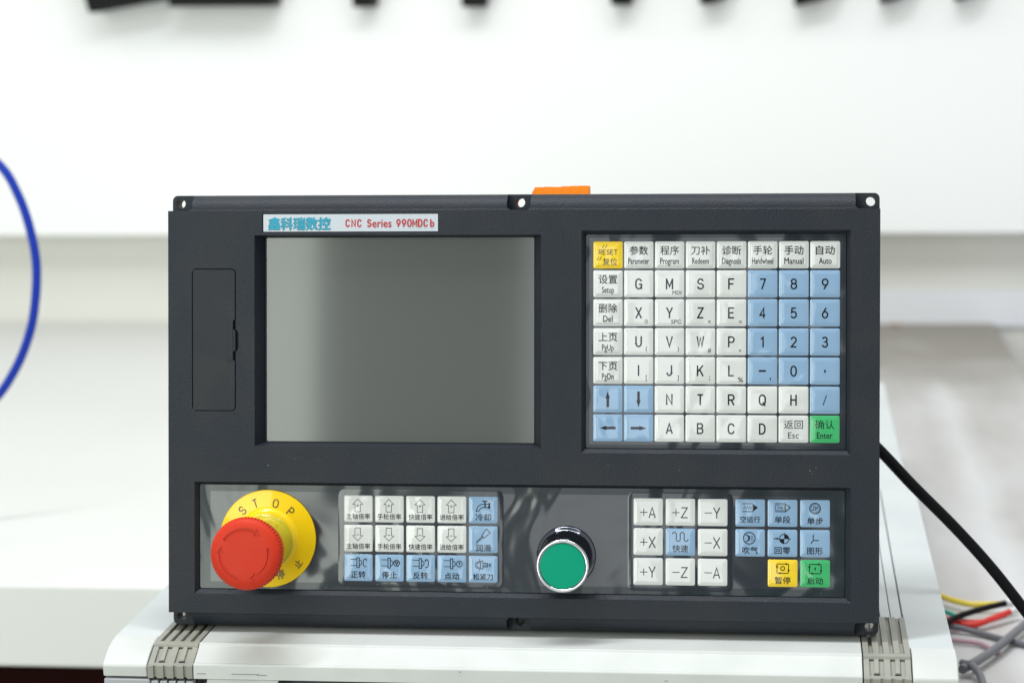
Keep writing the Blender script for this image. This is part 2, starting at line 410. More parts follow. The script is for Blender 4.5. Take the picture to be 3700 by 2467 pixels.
bench = bpy.data.objects.new('workbench', None); COL.objects.link(bench); bench.location = (-0.3, 1.2, -0.087)
tag(bench, 'long white workbench with dark brown base behind the grey control unit', 'workbench')
def bpart(name, mb, m, **k):
    o = build(name, mb, m, **k); o.parent = bench; o.matrix_parent_inverse = Matrix.Translation(-bench.location); return o
bpart('bench_top', MB().box(-2600, -208, 428, 1905, -156, -87), 'bench', bevel=4)
bpart('bench_base', MB().box(-2500, -230, 470, 1900, -900, -156.5), 'brown')

table = bpy.data.objects.new('side_table', None); COL.objects.link(table); table.location = (0.2, 0.6, -0.087)
tag(table, 'worn grey beige table under the white case, wires lying on it', 'table')
def tpart(name, mb, m, **k):
    o = build(name, mb, m, **k); o.parent = table; o.matrix_parent_inverse = Matrix.Translation(-table.location); return o
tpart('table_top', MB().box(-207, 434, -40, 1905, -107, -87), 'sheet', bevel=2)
tpart('knot_mark', MB().lathe([(9, -86.9), (8, -85.5), (5, -84)], 14, 300, 1872), 'mark')
tpart('table_base', MB().box(-150, 400, 60, 1880, -900, -107.5), 'brown')

struct('pale_floor_strip', MB().box(436, 2600, -400, 1896, -300, -240), 'skirt')

board = build('wall_board', MB().box(-2400, 2400, 1832, 1905, 41, 1500), 'board', bevel=4)
tag(board, 'large white board on the wall behind the control unit, black tools hanging on it', 'board')

# black tools hanging at the top edge
def tool(poly, depth, label, y1=1829):
    """poly: outline in (x, z), hung flat against the board"""
    mb = MB(); y0 = y1 - depth
    mb.loft([[(x, y1, z) for x, z in poly], [(x, y0, z) for x, z in poly]])
    cx = sum(p[0] for p in poly) / len(poly); top = max(p[1] for p in poly)
    mb.box(cx - 5, cx + 5, y0 + 6, y1 - 6, top - 1, top + 22)
    o = build('hanging_tool', mb, 'tool', bevel=2.5)
    return tag(o, label, 'tool', 'black tools hanging on the white board')
tool([(-768, 345), (-667, 362), (-655, 470), (-800, 470)], 60, 'black wide tool with slanted bottom edge, leftmost on the white board')
tool([(-659, 352), (-519, 351), (-517, 470), (-661, 470)], 60, 'widest flat-bottomed black tool hanging second from left')
tool([(-415, 348), (-387, 348), (-386, 460), (-416, 460)], 45, 'narrow upright black tool, first right of the wide flat one')
tool([(-270, 346.5), (-239, 346), (-238, 460), (-271, 460)], 45, 'narrow upright black tool hanging above the control unit screen')
tool([(-74, 346.5), (-47, 346), (-44, 460), (-73, 460)], 45, 'narrow upright black tool hanging above the orange connector')
tool([(41, 346), (60, 347), (76, 353), (90, 460), (52, 460)], 45, 'slightly tilted black tool hanging right of the upright ones')
tool([(162, 343), (172, 343), (208, 352), (250, 460), (190, 460)], 45, 'clearly tilted black tool hanging above the keypad')
tool([(272, 344), (283, 345), (302, 350), (350, 460), (312, 460)], 45, 'tilted black tool above the right end of the keypad')
tool([(368, 346), (377, 347), (392, 352), (440, 460), (405, 460)], 45, 'rightmost tilted black tool, only its tip in view')

# dark slabs added behind the camera to darken reflections in the display and overlays
struct('dark_reflection_slabs', MB().box(-690, -345, -3110, -3060, -900, 1500).box(45, 900, -3110, -3060, -900, 1500), 'reflection_slab')

# ================================================================== WHITE CASE UNDER THE UNIT
case = bpy.data.objects.new('instrument_case', None); COL.objects.link(case); case.location = (0, 0.19, -0.0869)
tag(case, 'long white plastic instrument case with grey ribbed corner brackets, control unit standing on it', 'case')
def cpart(name, mb, m, **k):
    o = build(name, mb, m, **k); o.parent = case; o.matrix_parent_inverse = Matrix.Translation(-case.location); return o
XL, XR = -240, 253
# front rail profile (y, z)
front = [(412, 0), (-38.5, 0), (-39.2, 0.5), (-40.6, 0.5), (-41.4, -1.0), (-55.2, -7.6), (-56.4, -7.4), (-57.2, -8.4), (-57.4, -16.6), (-40, -16.6), (-40, -20), (412, -20)]
cpart('front_rail', MB().xprism(front, -185.6, 199.6), 'case', bevel=0.5)
capf = [(-26.5, 0.2), (-32, -0.2), (-40.8, -1.6), (-48, -4.4), (-55, -8.4), (-56.2, -10), (-55.2, -16.6), (-26.5, -16.6)]
cpart('corner_cap', MB().xprism(capf, -240, -213.6), 'case', bevel=0.9)
capr = [(-24.6, 0.2), (-34, 0.0), (-42.8, -0.8), (-49, -3.6), (-56.8, -8.2), (-57.6, -9.5), (-57.0, -26), (-24.6, -26)]
cpart('corner_cap', MB().xprism(capr, 227.6, 253), 'case', bevel=0.9)
cpart('side_rail', MB().box(-240, -213.2, -26.2, 412, -22, 0.0), 'case_side', bevel=0.6)
mb = MB(); mb.box(226.5, 252.4, -24.3, 412, -22, 0.0)
cpart('side_rail', mb, 'case_side', bevel=0.6)
mb = MB()
for x0, x1, z in ((200.2, 206.0, -0.4), (206.6, 212.4, -1.2), (213.0, 218.8, -0.3), (219.4, 225.9, -1.2)): mb.box(x0, x1, 44, 412, -20, z)
cpart('groove_strip', mb, 'case_side', bevel=0.4)
mb = MB()
for x0, x1, z in ((-212.6, -206.6, -0.4), (-206.0, -200.0, -1.2), (-199.4, -193.4, -0.3), (-192.8, -186.2, -1.2)): mb.box(x0, x1, 44, 412, -20, z)
cpart('groove_strip', mb, 'case_side', bevel=0.4)
cpart('lower_body', MB().box(-238, 251, -50, 411, -87, -22.2), 'lowgrey', bevel=1.0)
mb = MB()
for i in range(5): mb.box(-211 + i * 5.2, -206.8 + i * 5.2, -57, -49.9, -60, -18.2)
cpart('lower_rib', mb, 'lowgrey', bevel=0.5)
cpart('lower_cap', MB().box(-239.4, -211.8, -56.5, -20, -70, -17.6), 'lowgrey', bevel=0.8)
cpart('lower_cap', MB().box(227, 252.5, -56.5, -20, -70, -26.6), 'lowgrey', bevel=0.8)
cpart('foot_tab', MB().loft([[(-178, -55, -17.2), (-136, -55, -17.2), (-142, -55, -40), (-184, -55, -40)], [(-178, -49, -17.2), (-136, -49, -17.2), (-142, -49, -40), (-184, -49, -40)]]), 'case', bevel=0.6)
def bracket(x0, x1, yback, zb):
    n = 5; wd = (x1 - x0); gw = wd / (n * 2 - 1); mb = MB()
    mb.box(x0, x1, -38, yback, -14, -1.9)                                   # base plate under the ribs
    for i in range(n):
        a = x0 + 2 * i * gw - (0.35 if i else 0); b = x0 + (2 * i + 1) * gw + (0.35 if i < n - 1 else 0)
        mb.xprism([(yback - (3.5 if i in (0, n - 1) else 0), -1.0), (yback - 4, 0.45), (-37, 0.45), (-39, -0.6), (-39, -3), (yback, -3)], a, b)
    mb.xprism([(-36.5, 0.1), (-40.6, -0.4), (-41.2, -2.2), (-37, -8)], x0, x1)          # lip
    # sloped face with two clip slots
    mb.xprism([(-40.9, -3.4), (-53, -9.6), (-53, -16.2), (-40.9, -14)], x0, x1)
    for i in range(n):
        a = x0 + 2 * i * gw - (0.4 if i else 0); b = x0 + (2 * i + 1) * gw + (0.4 if i < n - 1 else 0)
        if i in (1, 3):
            mb.xprism([(-41.2, -1.9), (-51.4, -7.2), (-51.4, -10.5), (-41.2, -8)], a + 0.4, b - 0.6)
        else:
            mb.xprism([(-41.2, -2.0), (-54.8, -8.4), (-55.6, -9.6), (-53, -12), (-41.2, -9)], a, b)
    mb.xprism([(-53.2, -8.2), (-56, -9.0), (-55.6, zb), (-53.2, zb)], x0, x1)
    for i in range(n):
        a = x0 + 2 * i * gw - (0.6 if i else 0); b = x0 + (2 * i + 1) * gw + (0.6 if i < n - 1 else 0)
        mb.xprism([(-55.0, -8.7), (-57.3, -9.1), (-57.0, zb - 0.4), (-55, zb - 0.4)], a, b)
    o = cpart('corner_bracket', mb, 'ribgrey', bevel=0.3)
    sl = MB()
    for i in (1, 3):
        a = x0 + 2 * i * gw - 0.2; b = x0 + (2 * i + 1) * gw + 0.1
        sl.box(a, b, -53.0, -51.3, -9.6, -7.95)
    s = build('clip_slot', sl, 'gap', parent=o)
    return o
bracket(-213.0, -186.2, 45, -16.3)
bracket(200.3, 227.0, 45, -26)
mb = MB()
for x0, x1, z in ((-183.5, -178.2, -13.3), (-163, -147, -13.2), (-148, -142, -13.6), (-30, -28.6, -9.5), (88, 90, -12.5)):
    mb.box(x0, x1, -57.55, -57.3, z - 0.2, z + 0.2)
sc = cpart('scuff_mark', mb, 'scuff'); sc['kind'] = 'stuff'
cpart('top_panel', MB().box(-185.6, 199.6, -12, 412, -21, -19.9), 'case')

rear = build('rear_case', MB().box(-238, 248, 415, 900, -86.9, -0.4), 'case_side', bevel=1.5)
rear.name = 'storage_case'
tag(rear, 'second white case standing directly behind the instrument case, mostly hidden by the control unit', 'case')

# ================================================================== CONTROL UNIT
unit = bpy.data.objects.new('control_unit', None); COL.objects.link(unit)
unit.location = (0, 0, 0.1303796); unit.rotation_euler = (math.radians(82.4047), 0, 0)
tag(unit, 'dark grey machine control unit with display, keypad, red stop button and green button', 'control unit')

def cut(o, mb, op='DIFFERENCE'):
    me = mb.mesh('cutter'); fix(me)
    c = bpy.data.objects.new('cutter', me); COL.objects.link(c)
    par = o.parent; o.parent = None; bpy.context.view_layer.update()
    md = o.modifiers.new('c', 'BOOLEAN'); md.operation = op; md.object = c; md.solver = 'EXACT'
    bake(o); o.parent = par; bpy.data.objects.remove(c)

SX, SY0, SY1 = 210.0, -119.6, 119.6
prof = [(SY0, 0), (SY1, 0), (SY1, -1.0)]
prof += [(SY1 + 9.6 * math.sin(math.radians(a)), -12 + 10.6 * math.cos(math.radians(a))) for a in range(6, 91, 7)]
prof += [(129.2, -25), (-128.2, -25)]
prof += [(SY0 - 8.6 * math.sin(math.radians(a)), -12 + 10.6 * math.cos(math.radians(a))) for a in range(90, 5, -7)] + [(SY0, -1.0)]
hb = MB(); hb.xprism(prof, -SX, SX)
me = hb.mesh('housing'); fix(me)
hous = bpy.data.objects.new('housing', me); COL.objects.link(hous)
def R(x0, x1, y0, y1, r=0, seg=5): return rrect(x0, x1, y0, y1, r, seg)
cut(hous, MB().prism(R(-SX, SX, -128.2, 129.2, 3.2), -30, 5), 'INTERSECT')
def taper(o, i, depth):
    """recess: outer rect o at the face, inner rect i at depth"""
    ex = [a - (b - a) / depth for a, b in zip(o, i)]
    ex2 = [b + (b - a) * 0.0 for a, b in zip(o, i)]
    return MB().loft([at_z(R(*ex), 1.0), at_z(R(*i), -depth), at_z(R(*ex2), -depth - 1.2)])
cut(hous, taper((-157.6, 13.5, -19.8, 105.1), (-153.6, 8.8, -18.1, 104.0), 9.0))
cut(hous, taper((37.2, 193.3, -22.5, 107.5), (39.3, 191.0, -20.1, 105.6), 3.2))
cut(hous, taper((-194.2, 193.8, -108.1, -41.4), (-191.9, 190.6, -105.6, -42.8), 3.2))
cut(hous, MB().prism(R(-152.9, -47.1, 106.9, 117.9, 0.5), -0.9, 1))
cut(hous, MB().prism(R(-195.6, -168.9, 0.7, 85.5, 2.8), -3, 1))
cut(hous, MB().prism([(-172, 50.5), (-168.2, 49), (-167.1, 47), (-167.1, 38.5), (-168.2, 36.5), (-172, 35)], -3, 1))
for s in (1, -1):
    y0, y1 = (119.7, 140) if s > 0 else (-140, -119.7)
    cut(hous, MB().prism(R(-7, 7, y0, y1, 2.6), -11.5, 2))
    cut(hous, MB().prism(R(195.9, 225, y0, y1, 2.2), -11.5, 2))
    cut(hous, MB().prism(R(-225, -195.9, y0, y1, 2.2), -11.5, 2))
    yy = 124.4 if s > 0 else -123.4
    for x in (-205, 0.0, 204.9):
        cut(hous, MB().lathe([(2.8, -30), (2.8, 0)], 28, x, yy))
hous.parent = unit
hous.data.materials.append(M['housing'])
smooth_angle(hous.data, 30); bake_bevel(hous, 0.35, 2, 30)
hous.data.materials.clear(); hous.data.materials.append(M['housing'])

def upart(name, mb, m, **k): return build(name, mb, m, parent=unit, **k)
upart('rear_housing', MB().box(-190, 190, -112, 116, -95, -25.2), 'steel', bevel=2)
mb = MB()
for i in range(6):
    mb.box(2.0 + i * 5.55, 7.55 + i * 5.55, 116, 136.3 + (0, .2, .1, .5, .7, .8)[i], -88, -74)
mb.prism([(0.2, 116), (2.4, 116), (2.4, 136.5), (0.2, 133)], -88, -74)
upart('terminal_block', mb, 'orange', bevel=0.15)

# display
disp = upart('display', MB().prism(R(-152.2, 8.6, -17.6, 103.9, 1.0), -10.0, -9.2), 'lcd', bevel=0.15)
# nameplate
npo = upart('nameplate', MB().prism(R(-152.2, -47.5, 107.2, 117.5, 0.3), -0.85, -0.1), 'plate', bevel=0.12)
cx0 = -152.2
def printed(name, ink, z, m, parent, loc=(0, 0, 0)):
    return link(name, ink.mesh(name, z), m, parent, loc, smooth=None, recalc=False)
a = Ink().text('鑫科瑞数控', cx0 + 3.3 + 18.7, 112.0, 37.4, 7.3, off=0.22)
printed('lettering_shadow', Ink().text('鑫科瑞数控', cx0 + 3.3 + 18.3, 111.7, 37.4, 7.3, off=0.22), -0.05, 'p_dark', npo)
printed('lettering', a, -0.01, 'p_cyan', npo)
r_ = Ink()
r_.caps('CNC', cx0 + (1114 - 150) / 17.75, 112.1, 2.75, 4.75, 0.8, 0.75)
r_.caps('S', cx0 + (1281 - 150) / 17.75, 112.1, 2.7, 4.75, 0.8)
r_.text('eries', cx0 + (1415 - 150) / 17.75, 112.1, 11.4, 4.75, off=0.09)
for q, ch in enumerate('990MDC'):
    r_.caps(ch, cx0 + (1591 + q * 57.5 - 150) / 17.75, 112.1, 2.9 if ch == 'M' else 2.7, 4.75, 0.55 if ch == 'M' else 0.75)
r_.text('b', cx0 + (1947 - 150) / 17.75, 112.1, 2.3, 4.6, off=0.12)
printed('lettering', r_, -0.02, 'p_red', npo)

# card cover with latch
pc = [(-195.2, 1.1)] + [(-171.9 + 2.4 * math.cos(math.radians(t)), 3.5 + 2.4 * math.sin(math.radians(t))) for t in range(-90, 1, 15)]
pc += [(-169.5, 30.6), (-170.6, 31), (-170.6, 35.8), (-169.2, 37), (-169.2, 48.2), (-170.6, 49.6), (-170.6, 54.6), (-169.5, 55)]
pc += [(-171.9 + 2.4 * math.cos(math.radians(t)), 82.6 + 2.4 * math.sin(math.radians(t))) for t in range(0, 91, 15)] + [(-195.2, 85.0)]
cov = upart('card_cover', MB().prism(pc, -2.2, -0.25), 'cover', bevel=0.25)
l_ = build('latch', MB().prism([(-173.6, 31.2), (-170.75, 31.2), (-170.75, 54.4), (-173.6, 54.4)], -0.3, 0.12), 'cover', parent=cov, bevel=0.12)

# overlay panels
kp = upart('keypad_overlay', MB().prism(R(39.6, 190.7, -19.8, 105.3, 1.4), -4.0, -3.0), 'panel', bevel=0.2)
lp = upart('lower_overlay', MB().prism(R(-191.6, 190.3, -105.3, -43.1, 1.4), -4.0, -3.0), 'panel', bevel=0.2)
build('clear_window', MB().prism(R(-185.1, 184.2, -101.0, -47.1, 0.3), -3.05, -2.93), 'film', parent=lp)
build('clear_window', MB().prism(R(41.6, 188.9, -17.6, 103.2, 0.3), -3.05, -2.93), 'film', parent=kp)

# keys
KW, KH = 17.2, 15.8
def key_mesh(name, deep):
    def L(ins, z, r): return at_z(R(-KW / 2 + ins, KW / 2 - ins, -KH / 2 + ins, KH / 2 - ins, r, 4), z)
    h = 0.48 if deep else 0.17
    mb = MB(); z = 0.0
    mb.loft([L(0, z - 0.1, 1.0), L(0, z + 0.22, 1.0), L(0.12, z + 0.32, 0.95), L(1.1, z + 0.34, 0.8), L(1.35, z + 0.34 + 0.25 * h, 0.8),
             L(1.75, z + 0.34 + 0.8 * h, 0.9), L(2.2, z + 0.34 + h, 0.8), L(3.2, z + 0.36 + h, 0.6)])
    return mb.mesh(name)
KM = {}
for deep in (0, 1):
    for c in ('white', 'blue', 'yellow', 'green'):
        me = key_mesh('key_' + c, deep); fix(me); smooth_angle(me, 60); me.materials.append(M['k_' + c]); KM[(c, deep)] = me
ZK = -2.95
def key(x, y, c, deep, ink, word):
    """x, y: top left corner of the key"""
    o = bpy.data.objects.new('key', KM[(c, deep)]); COL.objects.link(o); o.parent = unit
    o.location = ((x + KW / 2) * MM, (y - KH / 2) * MM, ZK * MM)
    o['label'] = '%s key marked %s' % (c, word)
    top = 0.36 + (0.48 if deep else 0.17)
    printed('key_print', ink, top + 0.05, 'ink', o)
    return o
def fkey(cn, en, ew, x, y, c='white'):
    deep = 1
    k = Ink().text(cn, 0.05, 2.7, 10.9, 5.2, 0.06); k.text(en, 0, -3.45, ew, 3.6, 0.06)
    return k
BW = dict(G=4.1, M=4.3, S=4.1, F=3.9, X=4.1, Y=4.2, Z=4.1, E=3.9, U=3.9, V=4.2, W=4.4, P=3.9, I=0.75, J=3.6, K=4.1, L=3.7, N=3.9, T=3.9,
          R=4.0, Q=4.2, H=3.8, A=4.3, B=3.9, C=4.1, D=3.9)
def big(ch, w=None, h=6.5, off=0.09):
    return Ink().caps(ch, 0, 0, w or BW[ch], h, 0.86)
X0, PX, Y0, PY = 43.95, 18.0, 101.05, 16.84
def gx(i): return X0 + PX * i
def gy(j): return Y0 - PY * j
rs = Ink().caps('RESET', 0.1, 1.7, 1.86, 2.95, 0.34, 0.4).text('复位', 1.2, -3.8, 8.6, 4.1)
for x, y in ((-2.7, 5.1), (-1.0, 5.1), (-6.0, -2.0), (-4.4, -2.0)): rs.line([(x - 0.55, y - 1.05), (x + 0.55, y + 1.05)], 0.26)
key(gx(0), gy(0), 'yellow', 1, rs, 'RESET')
for i, (cn, en, ew) in enumerate((('参数', 'Parameter', 12.3), ('程序', 'Program', 10.9), ('刀补', 'Redeem', 9.6), ('诊断', 'Diagnosis', 11.0),
                                  ('手轮', 'Handwheel', 12.3), ('手动', 'Manual', 11.0), ('自动', 'Auto', 7.3))):
    key(gx(i + 1), gy(0), 'white', 1, fkey(cn, en, ew, 0, 0), en)
for j, (cn, en, ew) in enumerate((('设置', 'Setup', 7.1), ('删除', 'Del', 5.6), ('上页', 'PgUp', 6.9), ('下页', 'PgDn', 6.9))):
    key(gx(0), gy(j + 1), 'white', 1, fkey(cn, en, ew, 0, 0), en)
subs = {'M': ('MDI', 4.3, -5.0, 5.1, 2.1), 'X': ('O', 4.5, -5.0, 1.9, 2.1), 'Y': ('SPC', 3.9, -5.1, 5.8, 2.1), 'Z': ('*', 5.2, -5.1, 1.6, 1.7),
        'E': ('=', 5.2, -5.2, 1.7, 0.95), 'U': ('(', 4.6, -4.4, 0.8, 3.3), 'V': (')', 5.1, -4.4, 0.8, 3.3), 'W': ('#', 5.3, -5.0, 1.9, 2.6),
        'P': ('+', 5.0, -5.0, 1.7, 1.7), 'I': ('[', 4.6, -4.4, 0.7, 3.3), 'J': (']', 5.1, -4.4, 0.7, 3.3), 'K': (';', 5.4, -4.4, 0.5, 2.6),
        'L': ('%', 5.3, -5.1, 2.9, 2.7)}
rows = ['GMSF789', 'XYZE456', 'UVWP123', 'IJKL-0.', ' NTRQH/', ' ABCD']
for j, row in enumerate(rows):
    for i, ch in enumerate(row):
        if ch == ' ': continue
        x, y = gx(i + 1), gy(j + 1)
        if ch.isalpha():
            k = big(ch)
            if ch in subs:
                b_, sx_, sy_, w_, h_ = subs[ch]; k.text(b_, sx_, sy_, w_, h_, 0.04)
            key(x, y, 'white', 0, k, ch)
        elif ch.isdigit():
            key(x, y, 'blue', 0, big(ch, {'7': 3.9, '8': 4.0, '9': 4.0}.get(ch, 3.8), 6.4), ch)
        elif ch == '-':
            k = Ink().poly([(-2.1, -0.5), (2.0, -0.5), (2.0, 0.55), (-2.1, 0.55)]); k.text(',', 4.6, -4.8, 0.8, 1.7); key(x, y, 'blue', 0, k, 'minus')
        elif ch == '.':
            key(x, y, 'blue', 0, Ink().poly([(-0.45, -0.8), (0.5, -0.8), (0.5, 0.8), (-0.45, 0.8)]), 'dot')
        elif ch == '/':
            key(x, y, 'blue', 0, Ink().line([(-1.0, -2.9), (1.0, 2.9)], 0.42), 'slash')
def arrow(rot):
    c, s = math.cos(math.radians(rot)), math.sin(math.radians(rot))
    P = [(-4.6, 0), (-0.5, 1.3), (-0.5, 0.75), (4.6, 0.75), (4.6, -0.75), (-0.5, -0.75), (-0.5, -1.3)]
    P = [(x * c - y * s, x * s + y * c) for x, y in P]
    k = Ink(); k.poly([P[0], P[6], P[1]]); k.poly([P[2], P[5], P[4], P[3]]); return k
key(gx(0), gy(5), 'blue', 0, arrow(-90), 'with an up arrow'); key(gx(1), gy(5), 'blue', 0, arrow(90), 'with a down arrow')
key(gx(0), gy(6), 'blue', 0, arrow(0), 'with a left arrow'); key(gx(1), gy(6), 'blue', 0, arrow(180), 'with a right arrow')
key(gx(6), gy(6), 'white', 0, Ink().text('返回', 0, 2.7, 10.9, 5.1).text('Esc', 0, -3.5, 6.2, 3.6), 'Esc')
key(gx(7), gy(6), 'green', 0, Ink().text('确认', 0, 2.7, 11.1, 5.1).text('Enter', 0, -3.5, 9.1, 3.6, 0.05), 'Enter')

# lower key blocks
def ax(i): return -104.2 + 18.66 * i
def bx(i): return 67.7 + 18.8 * i
def cxk(i): return 127.05 + 18.74 * i
def ly(j): return -48.9 - 17.45 * j
def up_arrow(word):
    k = Ink().line([(-0.3, 5.9), (2.75, 2.7), (1.3, 2.7), (1.3, -1.7), (-1.95, -1.7), (-1.95, 2.7), (-3.3, 2.7)], 0.26, True)
    k.line([(-0.3, 2.7), (-0.3, 1.1)], 0.24); k.line([(-1.1, 1.9), (0.5, 1.9)], 0.24)
    return k.text(word, 0, -4.4, 14.2, 3.3, 0.04)
def down_arrow(word):
    k = Ink().line([(-0.3, -1.4), (-3.3, 1.6), (-1.95, 1.6), (-1.95, 6.2), (1.3, 6.2), (1.3, 1.6), (2.75, 1.6)], 0.26, True)
    k.line([(-1.1, 2.1), (0.5, 2.1)], 0.26)
    return k.text(word, 0, -4.6, 14.2, 3.3, 0.04)
for i, wd in enumerate(('主轴倍率', '手轮倍率', '快速倍率', '进给倍率')):
    nm = ('spindle', 'handwheel', 'rapid', 'feed')[i]
    key(ax(i), ly(0), 'white', 0, up_arrow(wd), 'with plus arrow and ' + wd)
    key(ax(i), ly(1), 'white', 0, down_arrow(wd), 'with minus arrow and ' + wd)
# tap
k = Ink(); k.line([(3.3, 3.6), (1.0, 3.6), (-1.2, 3.4), (-3.2, 2.0), (-4.2, -0.6), (-2.6, -0.6), (-1.6, 1.0), (-0.2, 1.6), (3.3, 1.6)], 0.36)
k.poly([(3.1, 0.9), (4.2, 0.9), (4.2, 4.3), (3.1, 4.3)]); k.poly([(0.8, 1.4), (1.5, 1.4), (1.5, 5.0), (0.8, 5.0)]); k.poly([(-0.4, 4.9), (2.6, 4.9), (2.6, 5.6), (-0.4, 5.6)])
key(ax(4), ly(0), 'blue', 0, k.text('冷却', 0.1, -4.2, 9.3, 4.2, 0.05), 'with a tap')
k = Ink(); k.line([(2.0, 6.4), (4.2, 4.2), (0.6, 1.0), (-0.8, 2.4)], 0.34, True); k.line([(-0.6, 1.9), (-3.6, -0.8), (-4.0, -2.6), (-3.3, -1.2), (0.2, 1.4)], 0.3)
key(ax(4), ly(1), 'blue', 0, k.text('润滑', 0.1, -4.9, 9.3, 4.2, 0.05), 'with an oil can')
def spindle():
    k = Ink(); k.line([(-4.7, 4.9), (-0.9, 4.9)], 0.32); k.line([(-4.7, 1.3), (-0.9, 1.3)], 0.32)
    k.line([(-0.8, 5.9), (0.6, 5.9), (0.6, 0.1), (-0.8, 0.1)], 0.42, True); k.line([(0.6, 4.9), (1.9, 3.9), (2.2, 3.0), (1.9, 2.1), (0.6, 1.1)], 0.36)
    return k
k = spindle().arc(4.2, 3.0, 1.2, 70, 300, 0.38, ry=2.4); k.poly([(4.1, 5.4), (5.2, 5.2), (5.1, 3.6)]); key(ax(0), ly(2), 'blue', 0, k.text('正转', 0, -4.0, 8.8, 4.1, 0.05), 'with 正转')
k = spindle().arc(4.4, 3.0, 1.75, 0, 360, 0.42); k.line([(3.5, 3.7), (5.3, 3.7), (4.4, 2.0)], 0.4, True); key(ax(1), ly(2), 'blue', 0, k.text('停止', 0, -4.0, 8.8, 4.1, 0.05), 'with 停止')
k = spindle().arc(3.6, 3.0, 1.2, 110, -120, 0.38, ry=2.4); k.poly([(3.7, 5.4), (2.6, 5.2), (2.7, 3.6)]); key(ax(2), ly(2), 'blue', 0, k.text('反转', 0, -4.2, 8.8, 4.1, 0.05), 'with 反转')
k = spindle().arc(4.5, 3.0, 1.75, 0, 360, 0.36); k.line([(3.8, 3.7), (5.2, 3.7)], 0.36); k.line([(4.5, 3.7), (4.5, 2.1)], 0.42); key(ax(3), ly(2), 'blue', 0, k.text('点动', 0, -4.3, 8.9, 4.1, 0.05), 'with 点动')
k = Ink().line([(-2.2, 5.9), (-2.2, 4.6), (-3.9, 4.0), (-4.6, 3.0), (-4.6, 1.8), (-3.9, 0.9), (-2.2, 0.3), (-2.2, -0.9)], 0.3)
k.line([(-1.5, 4.2), (-3.6, 3.6), (-3.6, 1.4), (-1.5, 0.8)], 0.26).line([(-1.6, 4.8), (-0.1, 4.8), (-0.1, 0.3), (-1.6, 0.3)], 0.36, True)
k.line([(-0.1, 3.6), (2.7, 3.6), (2.7, 1.5), (-0.1, 1.5)], 0.28)
for q in (0.3, 1.1, 1.9): k.line([(q, 1.5), (q + 0.8, 3.6)], 0.22)
k.line([(3.3, 2.9), (4.7, 2.9)], 0.26).line([(3.3, 2.1), (4.7, 2.1)], 0.26).line([(4.0, 3.5), (4.0, 1.6)], 0.3)
key(ax(4), ly(2), 'blue', 0, k.text('松紧刀', -0.1, -4.4, 11.8, 3.7, 0.05), 'with 松紧刀')
def sign(s, ch, dy=-0.25):
    k = Ink().line([(-4.7, dy), (-0.4, dy)], 0.4)
    if s == '+': k.line([(-2.55, dy - 2.1), (-2.55, dy + 2.1)], 0.4)
    return k.caps(ch, 2.35, dy, 4.3, 6.4, 0.64)
for j, row in enumerate((('+A', '+Z', '-Y'), ('+X', None, '-X'), ('+Y', '-Z', '-A'))):
    for i, q in enumerate(row):
        if q: key(bx(i), ly(j), 'white', 0, sign(q[0], q[1]), {'+': 'plus ', '-': 'minus '}[q[0]] + q[1])
wv = [(-4.6, 4.6)] + [(-3.5 + 1.15 * math.cos(math.radians(t)), 4.5 + 1.3 * math.sin(math.radians(t))) for t in range(160, -1, -20)]
wv += [(-1.2 + 1.15 * math.cos(math.radians(t)), 1.7 + 1.2 * math.sin(math.radians(t))) for t in range(180, 361, 20)]
wv += [(1.1 + 1.15 * math.cos(math.radians(t)), 4.5 + 1.3 * math.sin(math.radians(t))) for t in range(180, -1, -20)]
wv += [(3.4 + 1.15 * math.cos(math.radians(t)), 1.7 + 1.2 * math.sin(math.radians(t))) for t in range(180, 331, 20)] + [(4.6, 1.9)]
key(bx(1), ly(1), 'blue', 0, Ink().line(wv, 0.42).text('快速', 0, -3.7, 9.2, 4.2, 0.05), 'with 快速')
k = Ink().line([(-4.3, 5.4), (1.6, 5.4)], 0.42).line([(-4.3, 0.8), (1.6, 0.8)], 0.42).poly([(1.4, 0.7), (4.5, 3.1), (1.4, 5.5)])
k.line([(-3.8, 2.2), (-3.2, 4.0), (-2.4, 2.0), (-1.7, 4.2), (-0.9, 2.0), (-0.2, 4.2), (0.4, 2.2), (0.9, 3.6)], 0.24)
key(cxk(0), ly(0), 'blue', 0, k.text('空运行', 0, -3.7, 11.7, 3.6, 0.05), 'with 空运行')
k = Ink().line([(-4.3, 5.6), (1.8, 5.6)], 0.42).line([(-4.3, 1.0), (1.8, 1.0)], 0.42).line([(1.8, 5.6), (4.4, 3.3), (1.8, 1.0)], 0.42, True)
k.line([(-4.2, 4.6), (1.2, 4.6), (1.2, 2.0), (-4.2, 2.0)], 0.26, True).line([(-3.1, 3.3), (-0.8, 3.3)], 0.36).poly([(-0.9, 2.7), (0.9, 3.3), (-0.9, 3.9)])
key(cxk(1), ly(0), 'blue', 0, k.text('单段', 0, -3.7, 9.1, 4.1, 0.05), 'with 单段')
k = Ink().arc(0, 3.0, 3.1, 0, 360, 0.42).arc(0, 3.0, 2.4, 0, 360, 0.2).line([(-1.8, 2.0), (-0.9, 2.0), (-0.9, 4.1), (0.2, 4.1), (0.2, 2.0), (1.0, 2.0)], 0.28).arc(1.15, 3.4, 0.45, 0, 360, 0.26, n=10)
key(cxk(2), ly(0), 'blue', 0, k.text('单步', 0, -4.2, 9.1, 4.1, 0.05), 'with 单步')
k = Ink().arc(-0.5, 2.8, 3.4, 0, 360, 0.42, n=28).line([(-2.6, 4.6), (-1.7, 4.6), (-0.9, 3.7), (-0.9, 1.9), (-1.7, 1.0), (-2.6, 1.0)], 0.4).line([(-1.0, 4.2), (-0.3, 3.6), (-0.3, 2.0), (-1.0, 1.4)], 0.4)
